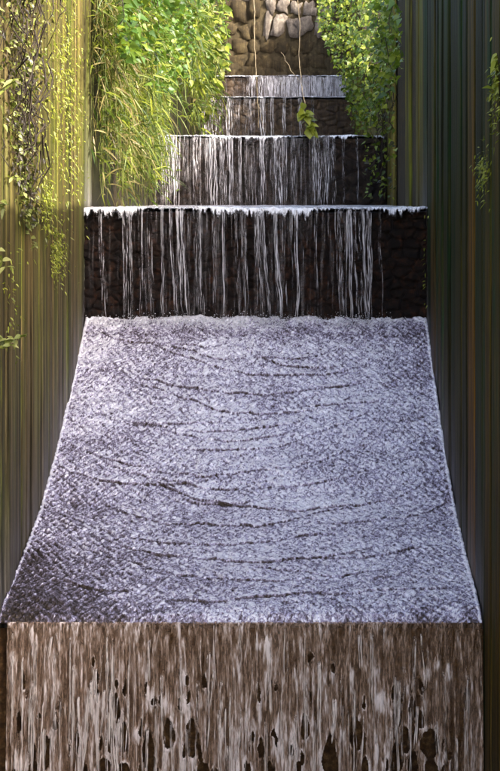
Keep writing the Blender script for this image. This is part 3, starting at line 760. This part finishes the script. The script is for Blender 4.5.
def leafy_mass(name, label, cat, group, centre_fn, n, mat, seed, ll, ratio, shape, twigs=30, second=None, out=(-1, -0.6, 0.15), droop=(0.05, 0.5), org=None, frac2=0.2):
    rng = np.random.default_rng(seed)
    t = thing(name, label, cat, group)
    pos = np.array([centre_fn(rng) for _ in range(n)]); org = tuple(pos.mean(0)) if org is None else org
    t.location = org
    dirs = np.array(out)[None, :] * 0.6 + rng.normal(0, 0.55, (n, 3))
    k = rng.random(n) < (frac2 if second else 0)
    L = rng.uniform(*ll, n); Wd = L * ratio * rng.uniform(0.8, 1.2, n); dr = rng.uniform(*droop, n)
    foliage('foliage', t, org, pos[~k], dirs[~k], L[~k], Wd[~k], shape, dr[~k], M[mat], rng)
    if k.any(): foliage('lighter_foliage', t, org, pos[k], dirs[k], L[k], Wd[k], shape, dr[k], M[second], rng)
    idx = rng.integers(0, n, twigs); paths = []
    for i in idx:
        p0 = pos[i]; p = [p0]
        for s in range(6): p.append(p[-1] + np.array((rng.normal(0, 0.035), rng.normal(0, 0.05), rng.uniform(0.04, 0.12))))
        paths.append(np.array(p)[::-1])
    tubes_obj('twigs', paths, 0.006, M['twig'], t, org)['kind'] = 'stuff'
    return t

def on_left(y0, y1, zlo, zhi, depth):
    def fn(rng):
        y = rng.uniform(y0, y1); return (XL + 0.02 + depth * rng.random() ** 1.3, y, zlo + (zhi - zlo) * rng.random())
    return fn
# broad leaves at the top of the left wall
def broad_fn(rng):
    while True:
        px, py = rng.uniform(118, 228), rng.uniform(-30, 92)
        if px > 175 and py > 60 + 25 * rng.random(): continue
        if px < 150 and py > 60: continue
        d = min(1.844 * 1400 / max(295 - px, 70) * rng.uniform(0.78, 0.93), 30)
        c = pt(px, py, d); return (max(c.x, XL + 0.03), c.y, c.z)
leafy_mass('leafy_bush', 'broad leaved green bush spilling over the top of the left wall', 'bush', 'bushes along the walls', broad_fn, 2600, 'broad', 111, (0.045, 0.105), 0.72, IVYS, 40, 'ivy', out=(1, -0.7, 0.2))
def far_left_fn(rng):
    while True:
        px, py = rng.uniform(196, 226), rng.uniform(-20, 118)
        if py > 70 and px > 222 - (py - 70) * 0.35: continue
        d = rng.uniform(24.5, 27.6); c = pt(px, py, d); return (c.x, c.y, c.z)
leafy_mass('leafy_bush', 'pale yellow green bush at the left end of the third step', 'bush', 'bushes along the walls', far_left_fn, 420, 'ivy', 112, (0.08, 0.2), 0.6, OVATE, 30, 'pale_leaf', out=(0.6, -0.7, 0.0))
# ivy on the right
def right_fn(rng):
    while True:
        px, py = rng.uniform(318, 401), rng.uniform(-40, 135)
        lo = np.interp(px, [318, 335, 345, 352, 365, 380, 400], [18, 62, 92, 118, 128, 118, 70])
        if py > lo + rng.normal(0, 6): continue
        if px > 385 and rng.random() < 0.5: continue
        dw = 1.19 * 1400 / (px - 295)
        d = min(dw, 27.5) * rng.uniform(0.84, 0.985); c = pt(px, py, d); return (c.x, c.y, c.z)
leafy_mass('ivy', 'thick bright green ivy hanging from the upper right wall', 'ivy', 'ivy on the channel walls', right_fn, 3400, 'ivy', 113, (0.04, 0.095), 0.85, IVYS, 60, 'broad', out=(-0.8, -0.8, 0.0))
def right_low(rng):
    px = rng.uniform(364, 396); py = rng.uniform(95, 198)
    d = min(1.19 * 1400 / (px - 295), 18.3) * rng.uniform(0.95, 0.99); c = pt(px, py, d)
    return (min(c.x, XR + 0.0), c.y, c.z)
leafy_mass('ivy', 'sparse ivy trailing down to the dark corner of the second step', 'ivy', 'ivy on the channel walls', right_low, 170, 'ivy', 114, (0.03, 0.08), 0.8, IVYS, 24, 'dull_leaf', out=(-0.8, -0.6, -0.2))
def right_bank_fn(rng):
    return (XR + 0.25 + 1.3 * rng.random(), rng.uniform(17.5, 29), E + 1.7 + rng.random() * 3.6)
leafy_mass('leafy_bush', 'dark green bush on the right bank behind the thick ivy', 'bush', 'bushes along the walls', right_bank_fn, 2600, 'broad', 116, (0.12, 0.24), 0.7, OVATE, 60, out=(-0.6, -0.6, 0.2))
# ivy on the near left wall: dark twiggy mass with pale leaves
def left_ivy(rng):
    while True:
        py = rng.uniform(-60, 225)
        c = np.interp(py, [-60, 0, 60, 130, 180, 225], [20, 20, 22, 22, 26, 32]); s = np.interp(py, [-60, 60, 110, 160, 225], [17, 15, 9, 6, 4])
        px = rng.normal(c, s)
        if px < -25 or px > 62: continue
        d = 1.844 * 1400 / (295 - px) * rng.uniform(0.972, 0.995); p = pt(px, py, d); return (p.x, p.y, p.z)
ivy_l = leafy_mass('ivy', 'brown twiggy ivy with pale leaves down the near left wall', 'ivy', 'ivy on the channel walls', left_ivy, 1900, 'dull_leaf', 115, (0.018, 0.045), 0.6, OVATE, 120, 'pale_leaf', out=(0.7, -0.5, -0.5), frac2=0.38)

def sprig(label, pts_px, d, seed, mat='pale_leaf', n=14, ll=(0.05, 0.09), r=0.003, group='small sprigs', ratio=0.5, name='leaf_sprig'):
    rng = np.random.default_rng(seed); t = thing(name, label, 'sprig', group)
    P = np.array([pt(x, y, d) for x, y in pts_px]); 
    tt = np.linspace(0, len(P) - 1, 14); path = np.stack([np.interp(tt, np.arange(len(P)), P[:, i]) for i in range(3)], 1)
    path[:, 1] += np.linspace(0, -0.06, 14)
    org = tuple(path[0]); t.location = org
    tubes_obj('stem', [path], r, M['stalk'], t, org)
    i = rng.uniform(3, 13, n); pos = np.stack([np.interp(i, np.arange(14), path[:, q]) for q in range(3)], 1)
    for k in range(n):
        dd = np.array([(rng.normal(0.2, 0.7), rng.normal(-0.3, 0.4), rng.normal(-0.05, 0.5))])
        v, f, ti = leaves_vf(pos[k:k + 1], dd, np.array([rng.uniform(*ll)]), np.array([rng.uniform(*ll) * ratio]), OVATE, np.array([0.25]), rng, 0.4)
        mesh('leaf', v - np.array(org), f, M[mat], t, attrs={'tint': ti})
    return t
sprig('pale leafed sprig reaching in at the left edge, halfway down the wall', [(-14, 322), (2, 338), (14, 340), (30, 332)], 8.62, 121, n=12, ll=(0.04, 0.08))
sprig('pale sprig lowest at the left edge above the chute', [(-14, 352), (-4, 350), (6, 346), (17, 343)], 8.6, 122, n=8, ll=(0.04, 0.07))
sprig('pale leaves at the left edge beside the foot of the twiggy ivy', [(-16, 195), (-6, 202), (2, 206), (11, 204)], 8.6, 123, n=9, ll=(0.04, 0.08))
sprig('drooping pale leaves at the left edge, lower than the ivy', [(-12, 212), (-5, 235), (0, 255), (8, 268)], 8.6, 124, n=10, ll=(0.04, 0.08))
sprig('sprig of pale leaves ending the ivy on the left wall', [(24, 200), (27, 225), (33, 240), (38, 250)], 9.75, 125, n=12, ll=(0.03, 0.07))
sprig('pale sprig at the left edge, level with the top steps', [(-14, 66), (0, 84), (8, 90), (16, 80)], 8.6, 126, n=12, ll=(0.04, 0.09))
sprig('small bright yellow green plant hanging on the second step', [(302, 100), (304, 112), (307, 120), (309, 130)], D2 - 0.16, 127, 'moss', 26, (0.1, 0.17), 0.004, ratio=0.9, name='small_plant')
sprig('yellow leaved tuft high at the right edge of the dark wall', [(506, 44), (500, 55), (496, 70), (494, 92)], 8.1, 128, 'moss', 26, (0.05, 0.1), 0.004, ratio=0.7, name='small_plant')
sprig('small green sprig on the second crest by the dark corner', [(352, 128), (355, 124), (358, 118), (362, 112)], D2 - 0.1, 129, 'ivy', 9, (0.05, 0.1), 0.004, ratio=0.8, name='small_plant')

def vine(label, px_pts, d, r):
    P = np.array([pt(x, y, d) for x, y in px_pts]); n = 40
    tt = np.linspace(0, len(P) - 1, n); path = np.stack([np.interp(tt, np.arange(len(P)), P[:, i]) for i in range(3)], 1)
    rng = np.random.default_rng(int(px_pts[0][0])); path[:, :2] += np.cumsum(rng.normal(0, 0.006, (n, 2)), 0)
    v, f = tube(path, r * 0.62, 6); o = mesh('hanging_vine', v, f, M['root']); o['label'] = label; o['category'] = 'vine'; o['group'] = 'bare hanging vines'
vine('long pale bare vine hanging in front of the third step, the left one', [(253, -45), (254, 0), (256, 50), (258, 95), (259, 128)], 24, 0.018)
vine('pale bare vine ending at the small yellow green plant', [(297, -45), (298, 0), (300, 50), (302, 85), (305, 104)], 20, 0.013)
vine('short slanting pale twig between the two long vines', [(281, 52), (288, 62), (295, 72), (301, 80)], 22, 0.009)
vine('thin vine leaning right from the foot of the left long vine', [(258, 104), (262, 116), (266, 126), (271, 136)], 24, 0.007)

# moss tufts on the walls
def moss_on(parent, spots, seed, side=-1):
    rng = np.random.default_rng(seed); pos = []
    xw = XL + 0.004 if side < 0 else XR - 0.004
    for px, py, sx, sy, n in spots:
        for k in range(n):
            x, y = rng.normal(px, sx), rng.normal(py, sy)
            d = abs(xw) * 1400 / abs(295 - x); p = pt(x, y, d); pos.append((xw + 0.004 * -side, p.y, p.z))
    pos = np.array(pos); n = len(pos)
    dirs = np.stack([rng.normal(0.5, 0.4, n) * -side, rng.normal(-0.2, 0.5, n), rng.normal(-0.5, 0.6, n)], 1)
    foliage('moss', parent, tuple(parent.location), pos, dirs, rng.uniform(0.012, 0.04, n), rng.uniform(0.005, 0.012, n), OVATE, rng.uniform(0, 0.6, n), M['moss'], rng)
moss_on(wall_nl, [(57, 252, 4, 14, 380), (47, 205, 3.5, 16, 260), (62, 60, 10, 60, 800), (70, 130, 7, 45, 420), (30, 100, 9, 60, 200), (12, 300, 5, 30, 60)], 131)
moss_on(wall_nr, [(484, 172, 4, 14, 160), (496, 95, 3, 18, 160), (424, 270, 1.5, 40, 80)], 132, 1)
